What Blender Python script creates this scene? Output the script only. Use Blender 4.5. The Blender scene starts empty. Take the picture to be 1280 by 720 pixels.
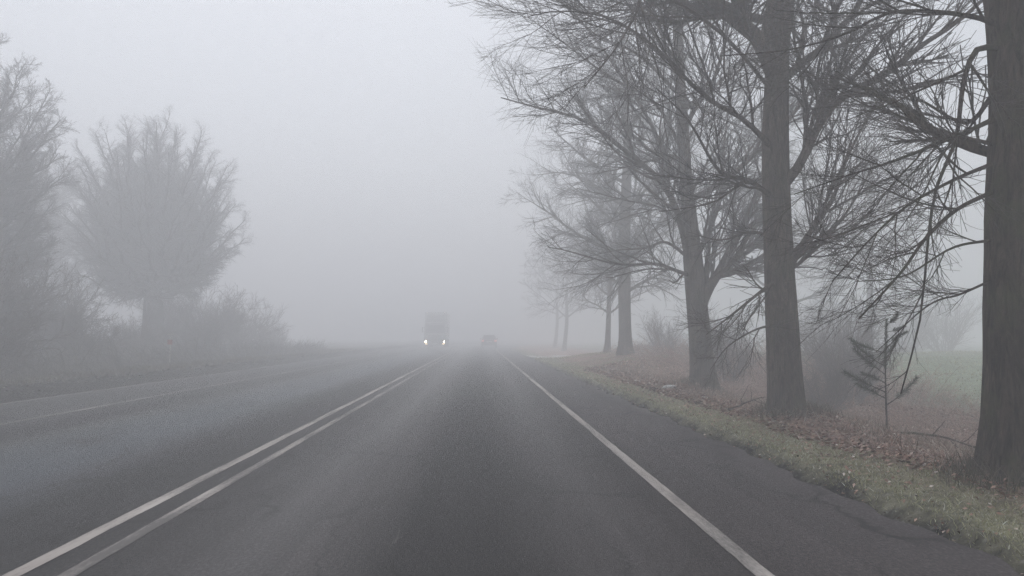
import bpy, bmesh, math
import numpy as np
from mathutils import Vector, Matrix

SC = bpy.context.scene
COL = SC.collection
PI = math.pi
rng = np.random.default_rng(11)

# ------------------------------------------------------------------ camera, world, sun, exposure
CAM_H, F = 1.25, 960.0
YAW, PITCH, ROLL = math.radians(2.33), math.radians(3.64), 0.0
cd = bpy.data.cameras.new('camera')
cam = bpy.data.objects.new('camera', cd); COL.objects.link(cam)
cd.sensor_width = 36.0; cd.lens = F / 1280 * 36; cd.clip_end = 2000; cd.clip_start = 0.05
cam.location = (0, 0, CAM_H)
cam.rotation_euler = (PI / 2 + PITCH, ROLL, -YAW)
SC.camera = cam

SUN_EL, SUN_AZ = math.radians(74), math.radians(-8)
w = bpy.data.worlds.new('World'); SC.world = w; w.use_nodes = True
nt = w.node_tree; bg = nt.nodes['Background']
sky = nt.nodes.new('ShaderNodeTexSky'); sky.sky_type = 'NISHITA'; sky.sun_disc = False
sky.sun_elevation = SUN_EL; sky.sun_rotation = SUN_AZ
sky.dust_density = 4.0; sky.ozone_density = 1.0; sky.air_density = 1.0
hs = nt.nodes.new('ShaderNodeHueSaturation'); hs.inputs['Saturation'].default_value = 0.30
nt.links.new(sky.outputs[0], hs.inputs['Color']); nt.links.new(hs.outputs[0], bg.inputs[0])
bg.inputs[1].default_value = 0.15
sd = bpy.data.lights.new('sun', 'SUN'); sd.energy = 0.5; sd.angle = math.radians(90); sd.color = (1.0, 0.98, 0.95)
sun = bpy.data.objects.new('sun', sd); COL.objects.link(sun)
sun.rotation_euler = (PI / 2 - SUN_EL, 0, PI - SUN_AZ)
SC.view_settings.view_transform = 'Standard'; SC.view_settings.look = 'None'
SC.view_settings.gamma = 1; SC.view_settings.use_curve_mapping = False
SC.view_settings.exposure = 0.54
SC.cycles.volume_bounces = 2; SC.cycles.max_bounces = 4; SC.cycles.diffuse_bounces = 2
SC.cycles.glossy_bounces = 2; SC.cycles.transmission_bounces = 2; SC.cycles.transparent_max_bounces = 8
SC.cycles.sample_clamp_indirect = 4.0
SC.cycles.denoising_prefilter = 'NONE'

_R = Matrix.Rotation(-YAW, 3, 'Z') @ Matrix.Rotation(PI / 2 + PITCH, 3, 'X')
def at(px, py, Y):
    """world point at road distance Y that the photograph (1280x720) shows at px, py"""
    d = _R @ Vector(((px - 640) / F, (360 - py) / F, -1))
    s = Y / d.y
    return np.array([d.x * s, Y, CAM_H + d.z * s])

# ------------------------------------------------------------------ ground shape
def sstep(a, b, x):
    t = np.clip((x - a) / (b - a), 0, 1); return t * t * (3 - 2 * t)
def bend(y):
    return np.where(y > 70, 0.0022 * np.clip(y - 70, 0, None) ** 2, 0.0)
_ph = rng.uniform(0, 6.28, (10,)); _fr = rng.uniform(0.25, 1.6, (10, 2)) * rng.choice([-1, 1], (10, 2))
def rough(x, y):
    s = 0
    for k in range(10): s = s + np.sin(_fr[k, 0] * x + _fr[k, 1] * y + _ph[k]) / (1 + 0.8 * np.hypot(*_fr[k]))
    return s / 4.0
def ground_z(x, y):
    x = np.asarray(x, float); y = np.asarray(y, float)
    xx = x - bend(y)
    right = -0.07 + 0.12 * sstep(2.96, 3.14, xx) - 0.42 * sstep(4.4, 7.0, xx) * (1 - sstep(16, 28, y))
    right = right + 0.36 * sstep(3.6, 6.0, xx) * sstep(17, 30, y) * (1 - sstep(40, 45, y))
    left = -0.07 + 0.27 * sstep(-9.0, -9.6, xx) + (0.25 * sstep(-11.5, -15, xx) + 0.5 * sstep(-15, -22, xx)) * (1 - .85 * sstep(44, 75, y))
    off = np.maximum(sstep(3.0, 5.0, xx), sstep(-9.3, -11.5, xx))
    z = np.where(xx > -3, right, left)
    for tx, ty in ((4.25, 6.0), (4.45, 10.9), (5.15, 17.8), (6.05, 32)): z = z + .13 * np.exp(-((x - tx) ** 2 + (y - ty) ** 2) / .35)
    return z + 0.11 * rough(x * 1.3, y * 1.3) * off + 0.02 * rough(x * 6, y * 6) * np.maximum(sstep(2.9, 3.2, xx), sstep(-9.1, -9.4, xx))

# ------------------------------------------------------------------ materials
def mat(name):
    m = bpy.data.materials.new(name); m.use_nodes = True
    n = m.node_tree; b = n.nodes['Principled BSDF']
    b.inputs['Specular IOR Level'].default_value = 0.3
    return m, n, b
def N(n, t, **kw):
    x = n.nodes.new(t)
    for k, v in kw.items():
        if k in x.inputs: x.inputs[k].default_value = v
        else: setattr(x, k, v)
    return x
def ramp(n, stops, fac=None, interp='LINEAR'):
    r = n.nodes.new('ShaderNodeValToRGB'); e = r.color_ramp; e.interpolation = interp
    while len(e.elements) < len(stops): e.elements.new(0.5)
    for el, (p, c) in zip(e.elements, stops):
        el.position = p; el.color = (*c, 1) if len(c) == 3 else c
    if fac is not None: n.links.new(fac, r.inputs[0])
    return r
def g(v): return (v, v, v)
def mixc(n, fac, a, b, mode='MIX'):
    m = n.nodes.new('ShaderNodeMix'); m.data_type = 'RGBA'; m.blend_type = mode
    for i, s in ((0, fac), (6, a), (7, b)):
        if isinstance(s, (int, float)): m.inputs[i].default_value = s
        elif isinstance(s, tuple): m.inputs[i].default_value = (*s, 1)
        else: n.links.new(s, m.inputs[i])
    return m.outputs[2]
def mathn(n, op, a, b=0.0):
    m = n.nodes.new('ShaderNodeMath'); m.operation = op
    for i, s in ((0, a), (1, b)):
        if isinstance(s, (int, float)): m.inputs[i].default_value = s
        else: n.links.new(s, m.inputs[i])
    return m.outputs[0]
def noise(n, vec, scale, detail=4, rough_=0.6, dist=0.0):
    t = N(n, 'ShaderNodeTexNoise', Scale=scale, Detail=detail, Roughness=rough_, Distortion=dist)
    if vec is not None: n.links.new(vec, t.inputs['Vector'])
    return t.outputs[0]
def scaled(n, vec, s):
    m = N(n, 'ShaderNodeMapping'); m.inputs['Scale'].default_value = s; n.links.new(vec, m.inputs['Vector']); return m.outputs[0]
def bump(n, b, h, strength, dist):
    x = N(n, 'ShaderNodeBump', Strength=strength, Distance=dist); n.links.new(h, x.inputs['Height']); n.links.new(x.outputs[0], b.inputs['Normal'])

def simple(name, col, rough_=0.6, var=0.25, scale=8, metallic=0.0, spec=0.4):
    m, n, b = mat(name); tc = N(n, 'ShaderNodeTexCoord')
    f = noise(n, tc.outputs['Object'], scale)
    r = ramp(n, [(0.25, tuple(c * (1 - var) for c in col)), (0.75, tuple(min(1, c * (1 + var)) for c in col))], f)
    n.links.new(r.outputs[0], b.inputs['Base Color']); b.inputs['Roughness'].default_value = rough_
    b.inputs['Metallic'].default_value = metallic; b.inputs['Specular IOR Level'].default_value = spec
    return m
def emitter(name, col, strength):
    m, n, b = mat(name); b.inputs['Base Color'].default_value = (*col, 1)
    b.inputs['Emission Color'].default_value = (*col, 1); b.inputs['Emission Strength'].default_value = strength
    return m

def bark(name, dark, light, frost=0.0, moss=0.0):
    m, n, b = mat(name); tc = N(n, 'ShaderNodeTexCoord'); o = tc.outputs['Object']
    v = scaled(n, o, (11, 11, 1.9))
    f = noise(n, v, 1.6, 7, 0.7, 1.4)
    patch = ramp(n, [(.3, g(.6)), (.7, g(1.35))], noise(n, o, 1.4, 5)).outputs[0]
    fine = noise(n, scaled(n, o, (1, 1, 0.35)), 55, 3)
    c = ramp(n, [(0.32, dark), (0.5, tuple((a + b_) / 2 for a, b_ in zip(dark, light))), (0.68, light)], f).outputs[0]
    c = mixc(n, 0.35, c, ramp(n, [(0.3, g(0.35)), (0.7, g(1.0))], fine).outputs[0], 'MULTIPLY')
    c = mixc(n, 1.0, c, patch, 'MULTIPLY')
    if moss:
        mk = ramp(n, [(0.5, g(0)), (0.64, g(moss))], noise(n, o, 1.7, 5)).outputs[0]
        c = mixc(n, mk, c, (0.085, 0.095, 0.045))
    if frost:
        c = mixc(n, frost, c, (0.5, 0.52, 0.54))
    n.links.new(c, b.inputs['Base Color']); b.inputs['Roughness'].default_value = 0.95
    b.inputs['Specular IOR Level'].default_value = 0.1
    bump(n, b, f, 1.0, 0.06)
    return m
M_BARK = bark('rough_bark', (0.012, 0.010, 0.009), (0.14, 0.108, 0.085), 0.0, 0.75)
M_TWIG = bark('twig_bark', (0.035, 0.027, 0.022), (0.15, 0.115, 0.09), 0.14, 0.15)
M_PBARK = bark('paler_rough_bark', (0.022, 0.017, 0.014), (0.19, 0.145, 0.115), 0.04, 0.4)
M_FARBARK = bark('frosted_fog_faded_bark', (0.06, 0.055, 0.05), (0.2, 0.18, 0.16), 0.3)  # far trees paled over their frost, fog fade put into the colour
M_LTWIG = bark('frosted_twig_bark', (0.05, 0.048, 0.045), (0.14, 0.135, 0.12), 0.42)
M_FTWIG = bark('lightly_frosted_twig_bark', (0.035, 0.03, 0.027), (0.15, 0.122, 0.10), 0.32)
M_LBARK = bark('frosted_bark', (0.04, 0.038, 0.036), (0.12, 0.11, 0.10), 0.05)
M_BUSH = bark('bush_bark', (0.05, 0.038, 0.032), (0.17, 0.13, 0.105), 0.10)

def asphalt():
    m, n, b = mat('asphalt'); geo = N(n, 'ShaderNodeNewGeometry'); P = geo.outputs['Position']
    sx = N(n, 'ShaderNodeSeparateXYZ'); n.links.new(P, sx.inputs[0])
    wob = mathn(n, 'MULTIPLY', mathn(n, 'SUBTRACT', noise(n, scaled(n, P, (1, 0.12, 1)), 0.8, 2), 0.5), 0.5)
    x = mathn(n, 'ADD', sx.outputs[0], wob)
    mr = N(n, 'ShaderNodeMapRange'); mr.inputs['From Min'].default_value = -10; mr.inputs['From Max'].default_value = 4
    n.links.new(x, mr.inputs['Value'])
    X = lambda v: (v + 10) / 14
    prof = ramp(n, [(X(-9.2), g(0.0320)), (X(-7.6), g(0.0305)), (X(-6.9), g(0.0412)), (X(-6.5), g(0.0252)), (X(-5.9), g(0.0168)), (X(-5.4), g(0.0382)),  # wheel tracks worn paler; broad left-lane band also paints in sky reflection
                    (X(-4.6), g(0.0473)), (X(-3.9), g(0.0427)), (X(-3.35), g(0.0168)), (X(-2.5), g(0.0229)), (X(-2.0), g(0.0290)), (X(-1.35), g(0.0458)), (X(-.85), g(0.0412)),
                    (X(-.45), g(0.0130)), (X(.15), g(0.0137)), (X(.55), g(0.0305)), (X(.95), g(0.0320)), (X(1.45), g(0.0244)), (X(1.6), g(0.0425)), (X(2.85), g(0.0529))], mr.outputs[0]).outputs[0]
    rgh = ramp(n, [(X(-9.2), g(.8)), (X(-6.2), g(.75)), (X(-5.4), g(.55)), (X(-3.9), g(.55)), (X(-3.2), g(.7)), (X(-2.0), g(.7)),
                   (X(-1.3), g(.5)), (X(-.4), g(.75)), (X(.1), g(.75)), (X(.8), g(.55)), (X(1.5), g(.8)), (X(2.85), g(.85))], mr.outputs[0]).outputs[0]
    tint = ramp(n, [(X(-5.6), (1, .98, .985)), (X(-5), (.86, 1, 1.14)), (X(-4), (.86, 1, 1.2)), (X(-3.2), (1, .97, .985)), (X(1.6), (1, .87, .885))], mr.outputs[0]).outputs[0]  # bluish sky sheen on the left lane put into the colour; warm shoulder
    streak = ramp(n, [(0.3, g(.78)), (0.7, g(1.22))], noise(n, scaled(n, P, (6, 0.12, 1)), 1.0, 5)).outputs[0]
    blot = ramp(n, [(0.3, g(.84)), (0.7, g(1.16))], noise(n, scaled(n, P, (1, 0.45, 1)), 1.3, 4)).outputs[0]
    gr = noise(n, scaled(n, P, (1, .55, 1)), 48, 4, 0.85)
    grain = ramp(n, [(0.30, g(.22)), (0.5, g(.88)), (0.68, g(2.3))], gr).outputs[0]
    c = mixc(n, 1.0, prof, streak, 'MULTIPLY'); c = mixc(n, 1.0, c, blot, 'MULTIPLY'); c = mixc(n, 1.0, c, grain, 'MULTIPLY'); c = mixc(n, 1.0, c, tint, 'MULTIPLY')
    # cracks
    dv = N(n, 'ShaderNodeVectorMath', operation='ADD')
    nz = N(n, 'ShaderNodeTexNoise', Scale=2.5, Detail=4); n.links.new(P, nz.inputs['Vector'])
    ns = N(n, 'ShaderNodeVectorMath', operation='SCALE'); ns.inputs['Scale'].default_value = 0.6; n.links.new(nz.outputs['Color'], ns.inputs[0])
    n.links.new(P, dv.inputs[0]); n.links.new(ns.outputs[0], dv.inputs[1])
    vo = N(n, 'ShaderNodeTexVoronoi', feature='DISTANCE_TO_EDGE', Scale=1.0); n.links.new(scaled(n, dv.outputs[0], (1.1, .42, 1)), vo.inputs['Vector'])
    ck = ramp(n, [(0.0, g(1)), (0.016, g(.85)), (0.04, g(0))], vo.outputs['Distance']).outputs[0]
    cm = ramp(n, [(0.47, g(0)), (0.56, g(.95))], noise(n, P, 0.45, 3)).outputs[0]
    ck = mixc(n, 1.0, ck, cm, 'MULTIPLY')
    c = mixc(n, ck, c, (0.012, 0.011, 0.011))
    cn = noise(n, scaled(n, P, (1, 1, 1)), 1.1, 6, .7); wx = mathn(n, 'ADD', sx.outputs[0], mathn(n, 'MULTIPLY', mathn(n, 'SUBTRACT', cn, .5), .55))
    for cx_, wd_, sc_ in ((.78, .014, .5), (2.15, .010, .9), (-.9, .008, 1.3)):
        dd = mathn(n, 'ABSOLUTE', mathn(n, 'SUBTRACT', wx, cx_))
        mk_ = ramp(n, [(.47, g(0)), (.53, g(.9))], noise(n, scaled(n, P, (1, .5, 1)), sc_, 2)).outputs[0]
        lk_ = ramp(n, [(0, g(1)), (wd_ * .6, g(.9)), (wd_ * 1.6, g(0))], dd).outputs[0]
        c = mixc(n, mixc(n, 1.0, lk_, mk_, 'MULTIPLY'), c, (0.012, 0.011, 0.011))
    # pale scuffs running along the shoulder
    sc = noise(n, scaled(n, P, (16, 0.9, 1)), 1.0, 3, 0.5)
    sm = ramp(n, [(0.70, g(0)), (0.76, g(.22))], sc).outputs[0]
    c = mixc(n, sm, c, (0.22, 0.21, 0.2))
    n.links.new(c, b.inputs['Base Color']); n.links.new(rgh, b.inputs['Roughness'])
    b.inputs['Specular IOR Level'].default_value = 0.17
    bump(n, b, gr, 0.45, 0.006)
    return m
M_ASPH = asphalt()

def paint():
    m, n, b = mat('worn_road_paint'); geo = N(n, 'ShaderNodeNewGeometry'); P = geo.outputs['Position']
    att = N(n, 'ShaderNodeAttribute', attribute_name='wear')
    f = noise(n, scaled(n, P, (5, .35, 1)), 1.5, 4, 0.6)
    f2 = noise(n, scaled(n, P, (1, .3, 1)), 38, 3, 0.8)
    s = mathn(n, 'ADD', mathn(n, 'ADD', mathn(n, 'MULTIPLY', f, .75), mathn(n, 'MULTIPLY', f2, .35)), mathn(n, 'MULTIPLY', att.outputs['Fac'], -0.5))
    k = ramp(n, [(0.28, g(0)), (0.5, g(1))], s).outputs[0]
    dirt = ramp(n, [(0.3, (.24, .215, .20)), (0.7, (.38, .355, .335))], noise(n, scaled(n, P, (3, .4, 1)), 1.5)).outputs[0]
    c = mixc(n, k, (0.085, 0.08, 0.078), dirt)
    n.links.new(c, b.inputs['Base Color']); b.inputs['Roughness'].default_value = 0.75
    return m
M_PAINT = paint()

def soil():
    m, n, b = mat('verge_and_field'); geo = N(n, 'ShaderNodeNewGeometry'); P = geo.outputs['Position']
    sx = N(n, 'ShaderNodeSeparateXYZ'); n.links.new(P, sx.inputs[0])
    x = mathn(n, 'ADD', sx.outputs[0], mathn(n, 'MULTIPLY', mathn(n, 'SUBTRACT', noise(n, P, 1.3, 4), .5), .55))
    mr = N(n, 'ShaderNodeMapRange'); mr.inputs['From Min'].default_value = -20; mr.inputs['From Max'].default_value = 20
    n.links.new(x, mr.inputs['Value']); X = lambda v: (v + 20) / 40
    zone = ramp(n, [(X(-19), (.07, .058, .046)), (X(-13), (.085, .075, .055)), (X(-10.7), (.09, .085, .06)), (X(-10.1), (.02, .018, .014)), (X(-9), (.02, .018, .015)),
                    (X(2.98), (.012, .011, .01)), (X(3.16), (.19, .185, .13)), (X(3.7), (.19, .17, .12)), (X(4.2), (.24, .155, .12)),
                    (X(8.5), (.26, .175, .14)), (X(10.5), (.11, .115, .08)), (X(13), (.16, .2, .13))], mr.outputs[0]).outputs[0]
    f = noise(n, P, 9, 6, .7); f2 = noise(n, P, 2.0, 4)
    c = mixc(n, 1.0, zone, ramp(n, [(.3, g(.35)), (.7, g(1.7))], f).outputs[0], 'MULTIPLY')
    c = mixc(n, 1.0, c, ramp(n, [(.35, g(.75)), (.65, g(1.25))], f2).outputs[0], 'MULTIPLY')
    fr = ramp(n, [(.55, g(0)), (.72, g(.35))], noise(n, P, 16, 4)).outputs[0]
    c = mixc(n, fr, c, (.3, .3, .28))
    n.links.new(c, b.inputs['Base Color']); b.inputs['Roughness'].default_value = 1.0; b.inputs['Specular IOR Level'].default_value = .05
    bump(n, b, f, 0.9, 0.06)
    return m
M_SOIL = soil()

def tinted(name, stops, rough_=0.9):
    m, n, b = mat(name); a = N(n, 'ShaderNodeAttribute', attribute_name='tint')
    r = ramp(n, stops, a.outputs['Fac'])
    n.links.new(r.outputs[0], b.inputs['Base Color']); b.inputs['Roughness'].default_value = rough_; b.inputs['Specular IOR Level'].default_value = .1
    return m
M_GRASS = tinted('frosted_verge_grass', [(0, (.09, .085, .045)), (.4, (.235, .235, .12)), (.72, (.41, .405, .26)), (1, (.62, .64, .58))])
M_DRYGRASS = tinted('dull_bank_grass', [(0, (.05, .042, .03)), (.5, (.11, .098, .07)), (1, (.22, .2, .16))])
M_FROSTY = tinted('frosted_dead_grass', [(0, (.10, .075, .055)), (.5, (.27, .21, .165)), (1, (.55, .5, .45))])
M_LITTER = tinted('dead_leaves', [(0, (.05, .034, .027)), (.45, (.26, .155, .115)), (.8, (.44, .30, .24)), (1, (.6, .54, .5))])
M_BRAMBLE = tinted('dead_stems', [(0, (.12, .07, .055)), (.5, (.36, .235, .19)), (1, (.6, .52, .47))])
M_GREYW = tinted('grey_dead_stems', [(0, (.04, .037, .033)), (.5, (.12, .11, .098)), (1, (.25, .24, .22))])
M_NEEDLE = tinted('pine_needles', [(0, (.035, .045, .03)), (1, (.15, .165, .125))])
M_GRAVEL = simple('frosted_gravel', (.38, .38, .37), .95, .35, 6)
M_STONE = simple('pale_stone', (.5, .5, .48), .9, .2, 20)

# ------------------------------------------------------------------ mesh helpers
def mesh_np(name, V, Q, m, parent=None, smooth=True, tint=None, attr='tint'):
    V = np.ascontiguousarray(V, dtype=np.float32).reshape(-1, 3); Q = np.ascontiguousarray(Q, dtype=np.int32)
    k = Q.shape[1]; me = bpy.data.meshes.new(name)
    me.vertices.add(len(V)); me.vertices.foreach_set('co', V.ravel())
    me.loops.add(Q.size); me.loops.foreach_set('vertex_index', Q.ravel())
    me.polygons.add(len(Q)); me.polygons.foreach_set('loop_start', np.arange(len(Q), dtype=np.int32) * k)
    me.polygons.foreach_set('use_smooth', np.full(len(Q), smooth))
    me.update(calc_edges=True)
    if tint is not None:
        a = me.attributes.new(attr, 'FLOAT', 'FACE' if len(tint) == len(Q) else 'POINT'); a.data.foreach_set('value', np.asarray(tint, np.float32))
    me.materials.append(m)
    o = bpy.data.objects.new(name, me); COL.objects.link(o)
    if parent is not None: o.parent = parent
    return o
def bm_obj(name, bm, m, parent=None, smooth=False):
    me = bpy.data.meshes.new(name); bm.normal_update(); bm.to_mesh(me); bm.free()
    if smooth:
        for p in me.polygons: p.use_smooth = True
    me.materials.append(m); o = bpy.data.objects.new(name, me); COL.objects.link(o)
    if parent is not None: o.parent = parent
    return o
def tag(o, label, cat, group=None, kind=None):
    if label: o['label'] = label
    if cat: o['category'] = cat
    if group: o['group'] = group
    if kind: o['kind'] = kind
    return o
def empty(name, loc, label, cat, group=None, rz=0.0):
    o = bpy.data.objects.new(name, None); COL.objects.link(o); o.location = [float(v) for v in loc]; o.rotation_euler[2] = rz
    o.empty_display_size = .3
    return tag(o, label, cat, group)
def copy_tree(o, parent=None):
    c = o.copy(); COL.objects.link(c)
    if parent is not None: c.parent = parent
    for ch in list(o.children): copy_tree(ch, c)
    return c

# ------------------------------------------------------------------ setting: ground, road, markings, track
def axis(stops):
    out = []
    for a, b_, s in stops: out.append(np.arange(a, b_, s))
    return np.concatenate(out + [[stops[-1][1]]])
def sheet(xs, ys, zf, warp=None):
    X, Y = np.meshgrid(xs, ys); Xw = X if warp is None else warp(X, Y)
    V = np.stack([Xw, Y, zf(Xw, Y)], -1).reshape(-1, 3); nx, ny = len(xs), len(ys)
    i = np.arange(nx * ny).reshape(ny, nx)
    Q = np.stack([i[:-1, :-1], i[:-1, 1:], i[1:, 1:], i[1:, :-1]], -1).reshape(-1, 4)
    return V, Q
xs = axis([(-300, -60, 20), (-60, -24, 3), (-24, -10, .5), (-10, -8.6, .07), (-8.6, 2.4, 1.1), (2.4, 4.6, .08), (4.6, 14, .25), (14, 40, 2), (40, 300, 20)])
ys = axis([(-40, 0, 4), (0, 30, .25), (30, 60, .6), (60, 120, 4), (120, 380, 20)])
V, Q = sheet(xs, ys, lambda x, y: ground_z(x, y), lambda X, Y: X + bend(np.minimum(Y, 140)))
tag(mesh_np('ground', V, Q, M_SOIL), None, None, kind='structure')

def road_z(x, y): return 0.0 * x
edge_r = lambda y: 2.86 + .035 * np.sin(y * 1.7) + .03 * np.sin(y * 4.3 + 1) + .03 * np.sin(y * 9.1)
edge_l = lambda y: -9.0 + .03 * np.sin(y * 1.1)
ys = axis([(-40, 0, 4), (0, 60, .12), (60, 140, 2)])
u = np.linspace(0, 1, 14)
def rwarp(U, Y): return edge_l(Y) * (1 - U) + edge_r(Y) * U + bend(Y)
V, Q = sheet(u, ys, lambda x, y: 0.0 * x, rwarp)
V0 = V.copy(); rim = []
for col_ in (0, len(u) - 1):
    top = V0.reshape(len(ys), len(u), 3)[:, col_]; dn = top.copy(); dn[:, 2] -= .09; dn[:, 0] += (-.04 if col_ == 0 else .04)
    a = np.arange(len(ys)) * len(u) + col_; s = len(V); V = np.vstack([V, dn]); b_ = s + np.arange(len(ys))
    rim.append(np.stack([a[:-1], b_[:-1], b_[1:], a[1:]], -1) if col_ else np.stack([b_[:-1], a[:-1], a[1:], b_[1:]], -1))
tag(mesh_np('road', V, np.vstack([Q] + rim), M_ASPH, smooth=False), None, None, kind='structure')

def stripe(xc, wd, wear, y0=-20, y1=130, name='lane_marking', label=None):
    ys_ = axis([(y0, 60, .2), (60, y1, 2)]) if y1 > 60 else np.arange(y0, y1 + .1, .2)
    e = np.random.default_rng(int(abs(xc) * 100)).normal(0, .0022, (2, len(ys_)))
    L = xc - wd / 2 + e[0] + bend(ys_); R = xc + wd / 2 + e[1] + bend(ys_)
    V = np.stack([np.stack([L, ys_, 0 * ys_ + .004], -1), np.stack([R, ys_, 0 * ys_ + .004], -1)], 1).reshape(-1, 3)
    i = np.arange(len(ys_) - 1) * 2
    o = mesh_np(name, V, np.stack([i, i + 1, i + 3, i + 2], -1), M_PAINT, tint=np.full(len(V), wear), attr='wear')
    return tag(o, label, None, None, 'structure')
stripe(1.49, .10, .22, label='solid pale edge line on the right of the near lane')
stripe(-2.16, .095, .45, label='more worn right line of the double centre line')
stripe(-2.45, .10, .22, label='brighter left line of the double centre line')
stripe(-6.85, .12, .48, label='faint worn edge line on the left of the far lane')
stripe(-8.9, .07, .45, label='thin pale rim along the left edge of the asphalt')

# frosted side track joining from the right
ys = np.linspace(44.5, 49.5, 10); xs = np.linspace(2.9, 40, 60)
V, Q = sheet(xs, ys, lambda x, y: ground_z(x, y) * 0 + .06 + .01 * np.sin(x * 3), lambda X, Y: X)
tag(mesh_np('side_track', V, Q, M_GRAVEL), None, None, kind='structure')

# ------------------------------------------------------------------ ground cover (stuff)
def blades(name, pts, h0, h1, wid, lean, m, seed, flat=0.0):
    r = np.random.default_rng(seed); n = len(pts)
    az = r.uniform(0, 2 * PI, n); h = r.uniform(h0, h1, n); wv = np.stack([np.cos(az), np.sin(az), 0 * az], -1) * (wid * r.uniform(.6, 1.4, n))[:, None]
    az2 = r.uniform(0, 2 * PI, n); ln = h * lean * r.uniform(.2, 1.2, n)
    tip = np.stack([np.cos(az2) * ln, np.sin(az2) * ln, h * (1 - flat * r.random(n))], -1)
    mid = tip * .55; mid[:, 2] = tip[:, 2] * .7
    V = np.stack([pts - wv, pts + wv, pts + mid + wv * .6, pts + mid - wv * .6, pts + tip], 1)
    i = np.arange(n)[:, None] * 5
    T = np.concatenate([i + [0, 1, 2], i + [0, 2, 3], i + [3, 2, 4]], 0)
    t = np.clip(np.tile(r.normal(.5, .22, n), 3), 0, 1)
    return V.reshape(-1, 3), T, t
def scatter(n, x0, x1, y0, y1, seed, power=1.6):
    r = np.random.default_rng(seed)
    y = y0 + (y1 - y0) * r.random(n) ** power; x = r.uniform(x0, x1, n)
    x = x + bend(y); return x, y
def cover(name, n, x0, x1, y0, y1, h0, h1, wid, lean, m, seed, label, cat, power=1.6, flat=0, clump=.0, fade=None):
    x, y = scatter(n, x0, x1, y0, y1, seed, power)
    r = np.random.default_rng(seed + 1)
    keep = rough(x * 4 + 3, y * 4) > -1.2 + clump * r.random(n)
    if fade is not None: keep &= r.random(n) < fade(x, y)
    x, y = x[keep], y[keep]
    p = np.stack([x, y, ground_z(x, y) - .01], -1)
    hs_ = 1 + np.clip((y - 15) / 30, 0, 1.2)
    V, T, t = blades(name, p, h0, h1, wid, lean, m, seed, flat)
    V = V.reshape(-1, 5, 3); V = (p[:, None] + (V - p[:, None]) * np.stack([hs_, hs_, np.ones_like(hs_)], -1)[:, None]).reshape(-1, 3)
    return tag(mesh_np(name, V, T, m, smooth=False, tint=t), label, cat, kind='stuff')
cover('verge_grass', 130000, 2.97, 4.6, 2.2, 44, .012, .055, .0034, 1.2, M_GRASS, 3, 'short frosted grass along the right edge of the road', 'grass', 1.7, .4,
      fade=lambda x, y: np.clip((x - 2.95) / .2, .12, 1) * np.clip((4.3 - x) / .6, .08, 1))
cover('verge_grass', 30000, 4.0, 9.0, 18, 44, .03, .10, .006, 1.0, M_GRASS, 13, 'frosted grass on the low bank around the far roadside trees', 'grass', 1.2, .4)
cover('dry_grass', 60000, 3.9, 10, 2.5, 26, .05, .26, .004, 1.0, M_FROSTY, 5, 'dead brown grass in the ditch under the near trees', 'grass', 1.5, .5,
      fade=lambda x, y: np.clip((x - 4.0) / .8, .1, 1))
cover('bank_grass', 60000, -16, -9.75, 8, 60, .04, .22, .009, .9, M_DRYGRASS, 7, 'dull dead grass on the bank along the left edge of the road', 'grass', 1.4, .4)
cover('field_grass', 25000, 10, 30, 8, 50, .04, .12, .012, .8, M_GRASS, 9, 'pale green grass of the field beyond the right-hand trees', 'grass', 1.3, .2)

def litter(n, x0, x1, y0, y1, seed, smin, smax, m, name, label):
    r = np.random.default_rng(seed); x, y = scatter(n, x0, x1, y0, y1, seed, 1.5)
    s = r.uniform(smin, smax, n); a = r.uniform(0, 2 * PI, n)
    U = np.stack([np.cos(a), np.sin(a), r.normal(0, .35, n)], -1); W = np.stack([-np.sin(a), np.cos(a), r.normal(0, .35, n)], -1)
    p = np.stack([x, y, ground_z(x, y) + .012 + r.random(n) * .05], -1)
    U *= s[:, None]; W *= (s * .6)[:, None]
    V = np.stack([p - U, p - W * .9 + U * .1, p + U, p + W + U * .1], 1); V[:, 1, 2] += s * .3
    i = np.arange(n)[:, None] * 4
    return tag(mesh_np(name, V.reshape(-1, 3), i + [0, 1, 2, 3], m, smooth=False, tint=np.clip(r.normal(.5, .25, n), 0, 1)), label, 'leaves', kind='stuff')
litter(52000, 3.7, 10, 2.5, 28, 21, .018, .045, M_LITTER, 'leaf_litter', 'fallen brown leaves under the trees on the right')
litter(1800, 2.9, 4.1, 2.5, 28, 22, .015, .03, M_LITTER, 'leaf_litter', 'scattered dead leaves in the frosted roadside grass')
litter(14000, -18, -9.3, 9, 50, 23, .03, .06, M_GREYW, 'leaf_litter', 'dead leaves strewn over the left bank')

_r = np.random.default_rng(55); _p = []
for tx, ty, n_ in ((4.25, 6.0, 1500), (4.45, 10.9, 1500), (5.15, 17.8, 1200)):
    a_ = _r.uniform(0, 2 * PI, n_); d_ = .28 + np.abs(_r.normal(0, .16, n_)); _p.append(np.stack([tx + np.cos(a_) * d_, ty + np.sin(a_) * d_], -1))
_p = np.concatenate(_p); _p = np.stack([_p[:, 0], _p[:, 1], ground_z(_p[:, 0], _p[:, 1]) - .01], -1)
V, T_, t_ = blades('foot_grass', _p, .05, .24, .0035, .7, M_DRYGRASS, 56, .3)
tag(mesh_np('foot_grass', V, T_, M_DRYGRASS, smooth=False, tint=t_), 'dead grass tufts crowding the feet of the nearest trunks', 'grass', kind='stuff')
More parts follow.
